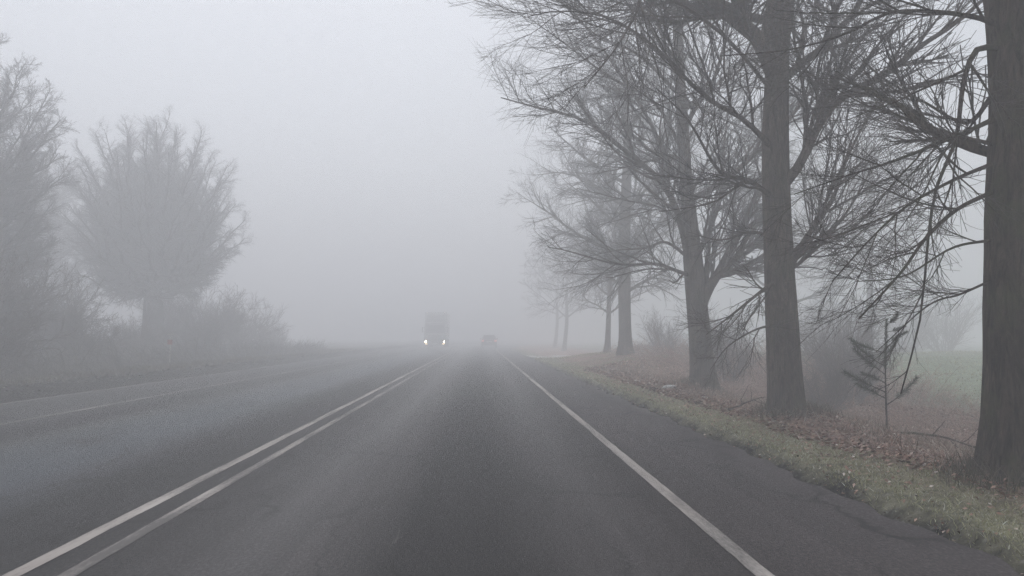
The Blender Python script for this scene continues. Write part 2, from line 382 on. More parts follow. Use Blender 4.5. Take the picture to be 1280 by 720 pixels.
# ------------------------------------------------------------------ branching plants
def norm(v): return v / np.maximum(np.linalg.norm(v, axis=-1, keepdims=True), 1e-9)
def grow(r, P, D, L, nseg, wob, trop):
    n = len(P); pts = np.empty((n, nseg + 1, 3)); pts[:, 0] = P; d = norm(D)
    for i in range(nseg):
        d = norm(d + r.normal(0, wob, (n, 3)) + np.asarray(trop))
        pts[:, i + 1] = pts[:, i] + d * (L / nseg)[:, None]
    return pts
def sample(pts, t):
    n, k, _ = pts.shape; f = t * (k - 1); i = np.minimum(f.astype(int), k - 2); fr = (f - i)[:, None]; a = np.arange(n)
    p0, p1 = pts[a, i], pts[a, i + 1]
    return p0 * (1 - fr) + p1 * fr, norm(p1 - p0)
def spawn(r, pts, rad, lens, cnt, tmin, ang, lr, rr, nseg, wob, trop, jit=.35, tmax=.97, flatz=1.0):
    """children for every branch: returns points, radii, lengths"""
    n = len(pts); idx = np.repeat(np.arange(n), cnt)
    t = tmin + (tmax - tmin) * (np.tile(np.arange(cnt), n) + r.random(n * cnt)) / cnt
    P, D = sample(pts[idx], t)
    rand = r.normal(0, 1, P.shape); rand[:, 2] *= flatz; perp = norm(rand - (rand * D).sum(-1, keepdims=True) * D)
    a = r.uniform(ang[0], ang[1], len(P))[:, None]
    Dn = D * np.cos(a) + perp * np.sin(a)
    L = lens[idx] * lr * (1.15 - .65 * t) * r.uniform(1 - jit, 1 + jit, len(P))
    pr = rad[idx]; k = pr.shape[1] - 1; f = t * k; i = np.minimum(f.astype(int), k - 1); ar = np.arange(len(idx))
    r0 = (pr[ar, i] * (1 - (f - i)) + pr[ar, i + 1] * (f - i)) * rr
    C = grow(r, P, Dn, L, nseg, wob, trop)
    return C, r0, L
def taper(r0, r1, nseg, rmin, p=1.0):
    s = np.linspace(0, 1, nseg + 1) ** p
    r0 = np.maximum(np.asarray(r0), rmin); return r0[:, None] * (1 - s) + np.maximum(r0 * r1, rmin * .7)[:, None] * s
def tubes(parts, base):
    """parts: list of (pts N,k,3 ; rad N,k ; sides)"""
    Vs, Qs, off = [], [], 0
    for pts, rad, sd_ in parts:
        n, k, _ = pts.shape
        if n == 0: continue
        T = np.empty_like(pts); T[:, 1:-1] = pts[:, 2:] - pts[:, :-2]; T[:, 0] = pts[:, 1] - pts[:, 0]; T[:, -1] = pts[:, -1] - pts[:, -2]; T = norm(T)
        ref = np.where(np.abs(T[:, :1, 2:3]) > .8, np.array([[[1., 0, 0]]]), np.array([[[0, 0, 1.]]]))
        U = norm(np.cross(T, np.broadcast_to(ref, T.shape))); W = np.cross(T, U)
        a = np.arange(sd_) / sd_ * 2 * PI
        V = pts[:, :, None] + rad[:, :, None, None] * (U[:, :, None] * np.cos(a)[None, None, :, None] + W[:, :, None] * np.sin(a)[None, None, :, None])
        i = off + np.arange(n * k * sd_).reshape(n, k, sd_); j = np.roll(i, -1, 2)
        Qs.append(np.stack([i[:, :-1], j[:, :-1], j[:, 1:], i[:, 1:]], -1).reshape(-1, 4)); Vs.append(V.reshape(-1, 3)); off += n * k * sd_
    return np.concatenate(Vs) - np.asarray(base), np.concatenate(Qs)
def catmull(P, n):
    P = np.asarray(P, float); Q_ = np.vstack([2 * P[0] - P[1], P, 2 * P[-1] - P[-2]]); out = []
    t = np.linspace(0, len(P) - 1, n + 1)
    for x in t:
        i = min(int(x), len(P) - 2); f = x - i; a, b_, c, d = Q_[i:i + 4]
        out.append(.5 * ((2 * b_) + (-a + c) * f + (2 * a - 5 * b_ + 4 * c - d) * f * f + (-a + 3 * b_ - 3 * c + d) * f ** 3))
    return np.array(out)

def trunk_mesh(path, radii, base, m, parent, seed, sides=20, name='trunk', flare=.38):
    r = np.random.default_rng(seed); n = len(path)
    T = norm(np.gradient(path, axis=0)); U = norm(np.cross(T, [0, 1, .0])); W = np.cross(T, U)
    a = np.arange(sides) / sides * 2 * PI; ph = r.uniform(0, 6.28, 6)
    s = np.cumsum(np.r_[0, np.linalg.norm(np.diff(path, axis=0), axis=1)])[:, None]
    lump = 1 + .035 * np.sin(3 * a[None] + ph[0] + s * .5) + .025 * np.sin(5 * a[None] + ph[1] - s * 1.3) + .02 * np.sin(2 * a[None] + s * 2.1 + ph[2]) + r.normal(0, .008, (n, sides))
    root = 1 + flare * np.exp(-np.maximum(s - .3, 0) / .32) * (1 + .45 * np.sin(5 * a[None] + ph[3]) + .25 * np.sin(3 * a[None] + ph[4]))
    R = radii[:, None] * lump * root
    V = path[:, None] + R[..., None] * (U[:, None] * np.cos(a)[None, :, None] + W[:, None] * np.sin(a)[None, :, None])
    i = np.arange(n * sides).reshape(n, sides); j = np.roll(i, -1, 1)
    Q_ = np.stack([i[:-1], j[:-1], j[1:], i[1:]], -1).reshape(-1, 4)
    return mesh_np(name, V.reshape(-1, 3) - np.asarray(base), Q_, m, parent)

def limb_parts(r, path, r0, r1, dens, twl, trop1=(0, 0, .03), rmin=.0035, sec=None, fine=True, tmin=.12, aw=1.0, amax=4.2):
    """returns (branches, twigs) lists of tubes for one limb"""
    path = np.asarray(path)[None]; k = path.shape[1]
    L = np.array([np.linalg.norm(np.diff(path[0], axis=0), axis=1).sum()])
    rad = (r0 * (1 - np.linspace(0, 1, k) ** .8) + r1 * np.linspace(0, 1, k) ** .8)[None]
    nsec = sec or max(6, int(L[0] * 5.2 * dens))
    A, ar, al = spawn(r, path, rad, np.clip(L, 1.4, amax), nsec, tmin, (.45 * aw, 1.0 * aw), .42, .6, 8, .10 * aw, trop1, tmax=1.0)
    Ar = taper(ar, .25, 8, rmin * 1.25)
    B, br, bl = spawn(r, A, Ar, al, max(5, int(9 * dens)), .08, (.35 * aw, .85 * aw), .50 * twl, .65, 5, .12 * aw, (0, 0, .02), tmax=1.0)
    Br = taper(br, .4, 5, rmin)
    br_parts = [(path, rad, 8), (A, Ar, 5)]; tw = [(B, Br, 3)]
    if fine:
        C, cr, cl = spawn(r, B, Br, bl, max(4, int(7 * dens)), .1, (.3 * aw, .8 * aw), .62 * twl, .7, 3, .14 * aw, (0, 0, .02))
        tw.append((C, taper(cr, .6, 3, rmin * .72), 3))
        # a few twigs straight off the secondary branches too
        D, dr, dl = spawn(r, A, Ar, np.minimum(al, 1.1), 9, .05, (.4, 1.0), .42, .4, 3, .14, (0, 0, .02))
        tw.append((D, taper(dr, .6, 3, rmin * .72), 3))
    return br_parts, tw

def big_tree(name, label, path, radii, drawn, auto, seed, mb, mt, group=None, dens=1.0, twl=1.0, rmin=.0035, aw=1.0, amax=4.2):
    """path: trunk centre line, drawn: limbs given by their own paths, auto: (count, z0, z1, len, rise) grown limbs"""
    r = np.random.default_rng(seed)
    P = catmull(path, 46); s = np.linspace(0, 1, len(radii)); R = np.interp(np.linspace(0, 1, 47), s, radii)
    gz = float(ground_z(P[0, 0], P[0, 1])); base = np.array([P[0, 0], P[0, 1], gz])
    root = empty(name, base, label, 'tree', group)
    trunk_mesh(P, R, base, mb, root, seed)
    todo = []
    for pts, r0, r1, *dm in drawn: todo.append((catmull(pts, 16), r0, r1, .10, dm[0] if dm else 1.0))
    cnt, z0, z1, ll, rise, azf = auto
    for i in range(cnt):
        z = z0 + (z1 - z0) * (i + r.random()) / cnt
        q = np.argmin(np.abs(P[:, 2] - z)); p = P[q]; az = i * 2.4 + r.uniform(-.4, .4)
        D = np.array([math.cos(az), math.sin(az), rise * r.uniform(.6, 1.4)])
        fz = (z - z0) / (z1 - z0)
        Lq = ll * (1 - .55 * fz ** 1.5) * r.uniform(.75, 1.15) * (azf(az) if azf else 1)
        G = grow(r, p[None], D[None], np.array([Lq]), 14, .10, (0, 0, .035))[0]
        todo.append((G, min(R[q] * .5, .03 + Lq * .013), .008, .1, 1.0))
    for G, r0, r1, tm, dm in todo:
        br, tw = limb_parts(r, G, r0, r1, dens * dm, twl, rmin=rmin, tmin=tm, aw=aw, amax=amax)
        V, Q_ = tubes(br, base); lo = mesh_np('limb', V, Q_, mb, root)
        V, Q_ = tubes(tw, base); mesh_np('twig_sprays', V, Q_, mt, lo)
    return root

ROW = 'bare trees in a row along the right side of the road'
A = at
# nearest tree, trunk cut by the right border of the picture
t1 = [A(1270, 650, 6.0), A(1272, 560, 6.0), A(1275, 300, 6.0), A(1272, 0, 6.05), np.array([4.1, 6.1, 6.5]), np.array([4.0, 6.2, 10]), np.array([4.1, 6.0, 14])]
t1[0][2] = -.35
big_tree('bare_tree', 'nearest bare tree, its thick dark trunk cut off by the right edge of the photo', t1, [.29, .265, .25, .24, .20, .13, .03],
  [([A(1245, 60, 6.0), A(1221, 62, 5.9), A(1206, 95, 5.8), A(1200, 137, 5.7), A(1194, 178, 5.7), A(1171, 233, 5.7), A(1160, 300, 5.8), A(1150, 400, 6.0), A(1126, 492, 6.4)], .026, .006, .55),
   ([A(1245, 30, 6.0), A(1217, 21, 6.0), A(1160, 14, 6.0), A(1108, 17, 6.1), A(1058, 42, 6.3), A(987, 62, 6.6), A(900, 70, 7.0)], .026, .005),
   ([A(1240, 150, 6), A(1200, 168, 5.9), A(1121, 200, 5.9), A(1067, 217, 6.0), A(992, 243, 6.2)], .022, .004),
   ([A(1240, 205, 6), A(1192, 225, 5.8), A(1133, 258, 5.6), A(1087, 300, 5.5), A(1040, 352, 5.5)], .018, .004),
   ([A(1240, 240, 6), A(1196, 262, 5.6), A(1157, 298, 5.4), A(1126, 341, 5.3), A(1074, 398, 5.2)], .020, .006, .65),
   ([A(1240, 300, 6), A(1190, 310, 5.8), A(1130, 345, 5.7), A(1070, 352, 5.8)], .013, .003),
   ([A(1240, 350, 6), A(1200, 368, 5.9), A(1160, 382, 5.9), A(1095, 440, 6.0)], .012, .003),
   ([A(1240, 120, 6), A(1208, 154, 6.4), A(1158, 129, 6.8), A(1108, 100, 7.4), A(1060, 60, 7.8)], .022, .004),
   ([A(1240, 180, 6), A(1180, 165, 6.6), A(1110, 140, 7), A(1075, 128, 7.2), A(1010, 90, 7.4)], .018, .004)],
  (26, 2.3, 13, 3.0, .5, lambda a: .62 if math.cos(a) < -.2 else 1), 101, M_BARK, M_TWIG, ROW, .86, 1.25, .0019, .72, 2.2)

t2 = [A(987, 560, 10.9), A(983, 500, 10.9), A(975, 350, 10.9), A(970, 200, 10.9), A(973, 60, 10.9), A(980, -20, 10.9), np.array([4.45, 10.9, 9]), np.array([4.4, 11, 14.5])]
t2[0][2] = -.4
big_tree('bare_tree', 'second bare tree from the right, tall straight trunk forking beside the verge', t2, [.255, .235, .215, .19, .165, .155, .11, .03],
  [([A(970, 95, 10.9), A(948, 50, 10.8), A(922, 25, 10.7), A(893, 0, 10.5), A(850, -50, 10.3), A(800, -110, 10)], .15, .03),
   ([A(972, 240, 10.9), A(1000, 205, 10.7), A(1025, 154, 10.5), A(1054, 121, 10.3), A(1108, 92, 10), A(1150, 58, 9.8), A(1200, 25, 9.5), A(1260, -30, 9.2)], .085, .02),
   ([A(975, 370, 10.9), A(1000, 310, 11.2), A(1040, 250, 11.5), A(1062, 190, 11.8), A(1100, 120, 12)], .06, .012),
   ([A(972, 350, 10.9), A(953, 363, 10.5), A(913, 395, 10.1), A(883, 418, 9.8)], .035, .006),
   ([A(975, 405, 10.9), A(945, 412, 10.5), A(910, 433, 10.2), A(888, 462, 10)], .022, .004),
   ([A(970, 190, 10.9), A(930, 150, 10.5), A(880, 120, 10.2), A(820, 60, 10), A(760, 22, 9.8), A(700, 14, 9.6), A(655, 22, 9.5)], .045, .005),
   ([A(970, 250, 10.9), A(935, 225, 10.5), A(900, 215, 10.1), A(860, 150, 9.8), A(820, 110, 9.6)], .045, .006),
   ([A(970, 120, 10.9), A(900, 40, 9.9), A(812, -12, 9.0), A(795, 18, 8.9), A(770, 60, 8.9), A(730, 110, 8.9)], .03, .007),
   ([A(972, 300, 10.9), A(940, 290, 11.3), A(900, 300, 11.8), A(860, 290, 12.2)], .03, .005),
   ([A(975, 330, 10.9), A(1010, 300, 10.4), A(1060, 290, 10), A(1110, 240, 9.6)], .03, .005)],
  (15, 5.0, 13.5, 4.0, .5, None), 102, M_PBARK, M_TWIG, ROW, .82, 1.25, .0022, .85)

t3 = [A(880, 505, 17.8), A(877, 450, 17.8), A(868, 340, 17.8), A(857, 220, 17.8), A(851, 120, 17.8), A(846, 20, 17.8), np.array([4.6, 17.9, 12]), np.array([4.5, 18, 15])]
t3[0][2] = -.35
big_tree('bare_tree', 'third bare tree from the right, forked trunk with a long limb reaching over the road', t3, [.29, .27, .23, .15, .13, .11, .07, .03],
  [([A(874, 385, 17.8), A(886, 360, 17.7), A(900, 338, 17.6), A(915, 308, 17.5), A(932, 278, 17.3), A(960, 200, 17), A(985, 120, 17)], .16, .03),
   ([A(860, 320, 17.8), A(852, 283, 17.6), A(838, 245, 17.4), A(815, 215, 17.2), A(785, 192, 17), A(756, 167, 16.8), A(718, 146, 16.5), A(670, 134, 16.2), A(626, 122, 16)], .10, .012),
   ([A(864, 345, 17.8), A(850, 340, 17.6), A(820, 330, 17.4), A(790, 331, 17.2), A(760, 328, 17), A(707, 313, 16.8), A(685, 309, 16.6)], .055, .008),
   ([A(864, 325, 17.8), A(833, 303, 18), A(807, 310, 18.2), A(770, 313, 18.4), A(730, 322, 18.6)], .045, .007),
   ([A(862, 270, 17.8), A(835, 200, 18), A(800, 130, 18), A(760, 70, 18.2), A(720, 20, 18.4), A(680, -20, 18.5)], .06, .012),
   ([A(858, 200, 17.8), A(820, 130, 17.4), A(760, 95, 17), A(700, 50, 16.8), A(660, 22, 16.5)], .05, .008),
   ([A(866, 300, 17.8), A(830, 262, 18.6), A(780, 250, 19.2), A(720, 235, 19.6)], .045, .007),
   ([A(850, 120, 17.8), A(800, 70, 17.5), A(740, 40, 17), A(690, -10, 16.8)], .05, .01),
   ([A(868, 330, 17.8), A(900, 250, 18.2), A(905, 180, 18.5), A(915, 110, 19)], .07, .015)],
  (14, 4.4, 14.5, 4.4, .6, lambda a: 1.0), 103, M_PBARK, M_FTWIG, ROW, .76, 1.25, .0023, .9)

def spine(x, y, h, lean=(0, 0), seed=0):
    r = np.random.default_rng(seed); z = float(ground_z(x, y))
    return [np.array([x + lean[0] * f + (r.normal(0, .06) if f > .1 else 0), y + lean[1] * f, z - .25 + f * (h + .25)]) for f in np.linspace(0, 1, 6)]
big_tree('bare_tree', 'fourth bare tree from the right, thick pale trunk standing in the fog', spine(6.05, 32, 14, (.1, 0), 4), [.27, .25, .24, .19, .1, .03],
  [], (27, 2.8, 13.5, 5.2, .45, None), 104, M_PBARK, M_FTWIG, ROW, .76, 1.15, .0036)
big_tree('bare_tree', 'slim young bare tree just left of the fourth roadside tree in the fog', spine(6.6, 40, 8.5, (.6, 0), 5), [.15, .13, .11, .09, .06, .02],
  [], (22, 2.2, 8.2, 3.8, .7, None), 105, M_PBARK, M_FTWIG, ROW, .76, 1.1, .004)

# trees further off: each one trunk and crown
def simple_tree(name, label, x, y, h, r0, seed, n, z0f, ll, rise, mb, mt, group, dens, rmin, crown='crown', azf=None, twl=1.1, trop=.04, bell=False, wob=.1):
    r = np.random.default_rng(seed); P = catmull(spine(x, y, h, r.normal(0, .4, 2), seed), 24); R = np.interp(np.linspace(0, 1, 25), [0, .1, .5, 1], [r0, r0 * .9, r0 * .55, .03])
    base = np.array([x, y, float(ground_z(x, y))]); root = empty(name, base, label, 'tree', group)
    trunk_mesh(P, R, base, mb, root, seed, 12)
    bp, tp = [], []
    if bell:
        zc, rx, rz_, zlo = bell; ga = PI * (3 - math.sqrt(5)); bell = 0
        for i in range(n):
            cz = 1 - 1.75 * (i + .5) / n; sr = math.sqrt(max(0, 1 - cz * cz)); az = i * ga + r.uniform(-.2, .2); q_ = r.uniform(.8, 1.04)
            tgt = np.array([x + math.cos(az) * sr * rx * q_, y + math.sin(az) * sr * rx * q_, base[2] + zc + cz * rz_ * q_])
            zs = base[2] + zlo + (tgt[2] - base[2] - zlo) * r.uniform(.25, .5); q = np.argmin(np.abs(P[:, 2] - max(zs, base[2] + zlo * .7)))
            mid = P[q] * .5 + tgt * .5 + r.normal(0, .2, 3); mid[2] -= .12 * np.linalg.norm(tgt - P[q]) * (.3 + sr)
            G = catmull([P[q], mid, tgt], 12); G[1:-1] += r.normal(0, .05, (11, 3))
            b_, t_ = limb_parts(r, G, min(R[q] * .55, .15), .014, dens, twl, rmin=rmin, tmin=.3, amax=3.0); bp += b_; tp += t_
        n = 0
    for i in range(n):
        f = (i + r.random()) / n; z = base[2] + h * (z0f + (.97 - z0f) * f); q = np.argmin(np.abs(P[:, 2] - z)); az = i * 2.4 + r.uniform(-.4, .4)
        sh = (math.sin(PI * min(1, .30 + .62 * f)) if bell else (1 - .55 * f ** 1.5))
        rz = rise * r.uniform(.7, 1.3) * (1 + 5.0 * f * bell)
        G = grow(r, P[q][None], np.array([[math.cos(az), math.sin(az), rz]]), np.array([ll * sh * r.uniform(.85, 1.1)]), 12, wob, (0, 0, trop))[0]
        b_, t_ = limb_parts(r, G, min(R[q] * .55, .09), .012, dens, twl, rmin=rmin, tmin=.15); bp += b_; tp += t_
    V, Q_ = tubes(bp, base); c = mesh_np(crown, V, Q_, mb, root)
    V, Q_ = tubes(tp, base); mesh_np('twig_sprays', V, Q_, mt, c)
    return root
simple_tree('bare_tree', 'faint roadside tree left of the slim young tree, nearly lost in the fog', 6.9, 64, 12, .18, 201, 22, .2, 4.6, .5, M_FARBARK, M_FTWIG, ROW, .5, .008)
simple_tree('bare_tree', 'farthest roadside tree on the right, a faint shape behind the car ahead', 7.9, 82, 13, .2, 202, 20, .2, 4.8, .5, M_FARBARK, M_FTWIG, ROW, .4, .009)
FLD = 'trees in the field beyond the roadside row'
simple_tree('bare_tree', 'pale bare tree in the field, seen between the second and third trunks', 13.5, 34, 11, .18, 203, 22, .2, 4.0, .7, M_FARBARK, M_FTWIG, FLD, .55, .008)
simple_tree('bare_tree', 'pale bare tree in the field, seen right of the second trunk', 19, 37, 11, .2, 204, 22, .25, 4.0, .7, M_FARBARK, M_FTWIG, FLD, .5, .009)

LEFT = 'trees on the left bank'
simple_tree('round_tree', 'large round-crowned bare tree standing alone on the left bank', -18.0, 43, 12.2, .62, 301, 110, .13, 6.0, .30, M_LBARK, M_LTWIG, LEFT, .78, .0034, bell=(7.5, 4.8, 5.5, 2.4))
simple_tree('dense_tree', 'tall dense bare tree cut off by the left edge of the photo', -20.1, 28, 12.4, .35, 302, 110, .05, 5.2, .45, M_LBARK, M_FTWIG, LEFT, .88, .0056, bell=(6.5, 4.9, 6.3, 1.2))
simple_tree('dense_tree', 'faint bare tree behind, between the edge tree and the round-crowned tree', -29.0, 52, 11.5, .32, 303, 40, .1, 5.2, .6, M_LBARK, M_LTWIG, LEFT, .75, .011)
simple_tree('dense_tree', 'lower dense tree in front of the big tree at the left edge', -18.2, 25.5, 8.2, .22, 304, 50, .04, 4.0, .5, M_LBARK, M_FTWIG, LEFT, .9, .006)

# ------------------------------------------------------------------ shrubs
M_BUSHR = bark('frosted_bush_bark', (0.06, 0.045, 0.038), (0.2, 0.155, 0.125), 0.28)
def shrub_mesh(seed, h, spread, stems, mt, rmin, dens=1.0):
    r = np.random.default_rng(seed)
    az = r.uniform(0, 2 * PI, stems); D = np.stack([np.cos(az) * spread, np.sin(az) * spread, r.uniform(.6, 1.4, stems)], -1)
    P = np.stack([np.cos(az) * .15 * r.random(stems), np.sin(az) * .15 * r.random(stems), np.full(stems, -.1)], -1)
    L = h * r.uniform(.65, 1.15, stems); S = grow(r, P, D, L, 9, .11, (0, 0, .03)); Sr = taper(np.full(stems, .006 + .006 * h), .25, 9, rmin)
    B, br, bl = spawn(r, S, Sr, L, int(9 * dens), .12, (.4, .95), .42, .6, 5, .15, (0, 0, .04)); Br = taper(br, .4, 5, rmin)
    C, cr, cl = spawn(r, B, Br, bl, int(7 * dens), .1, (.4, .9), .5, .7, 3, .16, (0, 0, .03)); Cr = taper(cr, .5, 3, rmin * .8)
    return tubes([(S, Sr, 5)], (0, 0, 0)), tubes([(B, Br, 3), (C, Cr, 3)], (0, 0, 0))
_protos = {}
def shrub(key, x, y, sc, rz, label, group):
    seed, h, spread, stems, rmin, dens = key
    if key not in _protos:
        (V, Q_), (V2, Q2) = shrub_mesh(seed, h, spread, stems, M_BUSH, rmin, dens)
        root = empty('bare_shrub', (0, 0, 0), label, 'shrub', group)
        mb_ = M_BUSHR if seed == 403 else M_BUSH; mesh_np('stems', V, Q_, mb_, root); mesh_np('twig_sprays', V2, Q2, mb_, root)
        _protos[key] = root; o = root
    else: o = copy_tree(_protos[key])
    o['label'] = label; o['group'] = group
    o.location = (x, y, float(ground_z(x, y))); o.scale = (sc, sc, sc); o.rotation_euler = (0, 0, rz)
SA = (401, 3.2, .75, 48, .0065, 1.4); SB = (402, 3.0, .95, 54, .007, 1.4)
LB = 'bare shrubs on the left bank'
for k, (x, y, s, lab) in enumerate([
    (-12.4, 19, .72, 'low bare shrub at the very left edge, nearest on the bank'),
    (-15.2, 23.5, 1.0, 'bare shrub under the tall tree cut off by the left edge'),
    (-16.4, 29, 1.0, 'bare shrub behind and left of the red and white marker post'),
    (-15.0, 34, .5, 'bare shrub just right of the marker post, in front of the round-crowned tree'),
    (-19.8, 35, .95, 'bare shrub in the gap left of the round-crowned tree'),
    (-16.0, 38.5, .5, 'bare shrub directly at the foot of the round-crowned tree'),
    (-15.6, 44, 1.15, 'bare shrub right of the round-crowned trunk, under its crown'),
    (-15.4, 50, 1.0, 'fainter bare shrub where the left thicket starts to drop away'),
    (-15.3, 57, .6, 'faint low bare shrub at the right end of the left thicket'),
    (-21.5, 30, 1.3, 'bare shrub deep in the thicket beneath the trees at the left edge'),
    (-13.9, 27.5, .55, 'low bare shrub close behind the marker post'),
    (-13.8, 38, .55, 'low bare shrub beside the road edge, in front of the round-crowned trunk'),
    (-14.4, 22.0, .95, 'bare shrub filling the left border of the photo'),
    (-19.0, 50, 1.15, 'faint shrub right behind the round-crowned tree')]):
    shrub(SA if k % 2 else SB, x, y, s, k * 1.3, lab, LB)
RB = 'bare shrubs under the right-hand trees'
SR = (403, 1.7, .6, 24, .0034, 1.0)
for k, (x, y, s, lab) in enumerate([
    (8.6, 17.5, 1.0, 'bare shrub behind the second trunk, at the field edge'),
    (7.2, 22, 1.0, 'bare shrub just right of the third trunk'),
    (9.6, 20.5, 1.2, 'bare bushy shrub right of the second trunk'),
    (6.9, 15.2, .75, 'low bare shrub between the second and third trunks'),
    (8.5, 27, 1.1, 'faint bare shrub between the third and fourth trunks'),
    (8.6, 36, 1.2, 'faint bare shrub right of the fourth trunk in the fog'),
    (8.3, 11.5, .6, 'low bare shrub in the ditch left of the nearest trunk'),
    (11.5, 24, 1.2, 'bare shrub farther out at the edge of the field'),
    (20.5, 46, 2.3, 'faint bush far out in the field, just right of the second trunk'),
    (24.2, 50, 2.6, 'faint bush far out in the field, second of the four from the left'),
    (27.6, 49, 2.2, 'faint bush far out in the field, third of the four from the left'),
    (32.0, 52, 2.7, 'faint bush far out in the field, just left of the nearest trunk')]):
    shrub(SR, x, y, s, k * 1.7, lab, RB)

# brambles and dead stems: arching stalks in the ditch
def brambles(n, x0, x1, y0, y1, seed, L0, L1, name, label, up=.9, rmin=.0025, m=None):
    r = np.random.default_rng(seed); x, y = scatter(n, x0, x1, y0, y1, seed, 1.4); az = r.uniform(0, 2 * PI, n)
    P = np.stack([x, y, ground_z(x, y) - .03], -1); D = np.stack([np.cos(az) * .7, np.sin(az) * .7, r.uniform(.3, 1.3, n) * up], -1)
    L = r.uniform(L0, L1, n); S = grow(r, P, D, L, 6, .12, (0, 0, -.16)); Sr = taper(np.full(n, rmin * 1.5), .5, 6, rmin)
    B, br, bl = spawn(r, S, Sr, L, 4, .25, (.4, 1.0), .4, .8, 3, .2, (0, 0, -.05))
    V, Q_ = tubes([(S, Sr, 3), (B, taper(br, .5, 3, rmin * .7), 3)], (0, 0, 0))
    t = np.concatenate([np.repeat(np.clip(r.normal(.5, .25, n), 0, 1), 7 * 3), np.repeat(np.clip(r.normal(.5, .25, 4 * n), 0, 1), 4 * 3)])
    return tag(mesh_np(name, V, Q_, m or M_BRAMBLE, tint=t), label, 'undergrowth', kind='stuff')
brambles(9000, 4.3, 12, 3, 28, 31, .2, .75, 'brambles', 'tangled reddish-brown brambles in the ditch behind the right-hand trees')
brambles(1500, 6.2, 11, 18, 45, 32, .4, 1.3, 'tall_weeds', 'tall dead stalks along the field edge in the fog', 1.6, .005)
brambles(9000, -20, -10.2, 10, 52, 33, .3, 1.2, 'bank_weeds', 'dead weeds and stalks covering the left bank', 1.4, .0045, M_GREYW)

# fallen sticks at the second tree's foot
for (x, y, a, l, lab) in ((3.95, 12.2, .5, 1.0, 'fallen stick lying on the grass left of the second trunk'), (5.3, 9.6, -1.1, 1.3, 'fallen stick lying in the leaves right of the second trunk')):
    r = np.random.default_rng(int(x * 100)); z = float(ground_z(x, y)) + .05
    S = grow(r, np.zeros((1, 3)), np.array([[math.cos(a), math.sin(a), .1]]), np.array([l]), 8, .1, (0, 0, 0)); Sr = taper(np.array([.018]), .3, 8, .004)
    B, br, bl = spawn(r, S, Sr, np.array([l]), 6, .2, (.4, .9), .45, .6, 4, .15, (0, 0, .03))
    V, Q_ = tubes([(S, Sr, 6), (B, taper(br, .4, 4, .003), 4)], (0, 0, 0)); o = mesh_np('fallen_branch', V, Q_, M_BARK)
    o.location = (x, y, z); tag(o, lab, 'branch')

# ------------------------------------------------------------------ young pine among the brambles
def pine():
    r = np.random.default_rng(77); b0 = at(1108, 505, 10.4); x, y = b0[0], b0[1]; base = np.array([x, y, float(ground_z(x, y))])
    root = empty('pine_sapling', base, 'small dark young pine growing in the ditch between the two nearest trunks', 'sapling')
    top = at(1108, 400, 10.4)
    st = catmull([base + [0, 0, -.1], base * .5 + top * .5 + [-.02, 0, 0], top], 12)[None]
    rad = taper(np.array([.016]), .25, 12, .004); H = top[2] - base[2]
    B, br, bl = spawn(r, st, rad, np.array([H]), 11, .22, (1.15, 1.45), .46, .8, 6, .07, (0, 0, .07), .2)
    V, Q_ = tubes([(st, rad, 7)], base); mesh_np('trunk', V, Q_, M_BARK, root)
    Br = taper(br, .4, 6, .003); V, Q_ = tubes([(B, Br, 4)], base); c = mesh_np('boughs', V, Q_, M_BARK, root)
    parts = []
    C, cr, cl = spawn(r, B, Br, bl, 190, .3, (.5, 1.0), .16, .5, 2, .05, (0, 0, .02), .3, 1.0)
    C2, cr2, cl2 = spawn(r, st, rad, np.array([.6]), 320, .55, (.3, .7), .16, .5, 2, .05, (0, 0, .02), .3, 1.0)
    allC = np.concatenate([C, C2]); Rr = np.tile([.003, .0024, .001], (len(allC), 1))
    V, Q_ = tubes([(allC, Rr, 3)], base); mesh_np('needles', V, Q_, M_NEEDLE, c, tint=np.repeat(np.clip(r.normal(.5, .25, len(allC)), 0, 1), 9))
pine()

# ------------------------------------------------------------------ box / prism helpers for made things
def box(bm, c, s, bev=0.0):
    r = bmesh.ops.create_cube(bm, size=1); vs = r['verts']
    for v in vs: v.co = Vector((c[0] + v.co.x * s[0], c[1] + v.co.y * s[1], c[2] + v.co.z * s[2]))
    if bev:
        es = list({e for v in vs for e in v.link_edges}); bmesh.ops.bevel(bm, geom=es, offset=bev, segments=2, affect='EDGES', profile=.6)
def B(name, m, parent, items, bev=.01):
    bm = bmesh.new()
    for c, s in items: box(bm, c, s, bev)
    return bm_obj(name, bm, m, parent)
def prism(prof, hw, topz=None, inset=0.0):
    """side profile (y,z) extruded across x, upper part tapering inwards"""
    bm = bmesh.new()
    def hwz(z): return hw if topz is None or z <= topz[0] else hw - inset * (z - topz[0]) / (topz[1] - topz[0])
    a = [bm.verts.new((-hwz(z), y, z)) for y, z in prof]; b_ = [bm.verts.new((hwz(z), y, z)) for y, z in prof]
    n = len(prof); bm.faces.new(a[::-1]); bm.faces.new(b_)
    for i in range(n): bm.faces.new((a[i], a[(i + 1) % n], b_[(i + 1) % n], b_[i]))
    bmesh.ops.recalc_face_normals(bm, faces=bm.faces)
    bmesh.ops.bevel(bm, geom=list(bm.edges), offset=.035, segments=3, affect='EDGES', profile=.6)
    return bm
def cyl(bm, c, r, d, axis='X', seg=24):
    R = Matrix.Rotation(PI / 2, 4, 'Y') if axis == 'X' else (Matrix.Rotation(PI / 2, 4, 'X') if axis == 'Y' else Matrix.Identity(4))
    bmesh.ops.create_cone(bm, cap_ends=True, segments=seg, radius1=r, radius2=r, depth=d, matrix=Matrix.Translation(c) @ R)
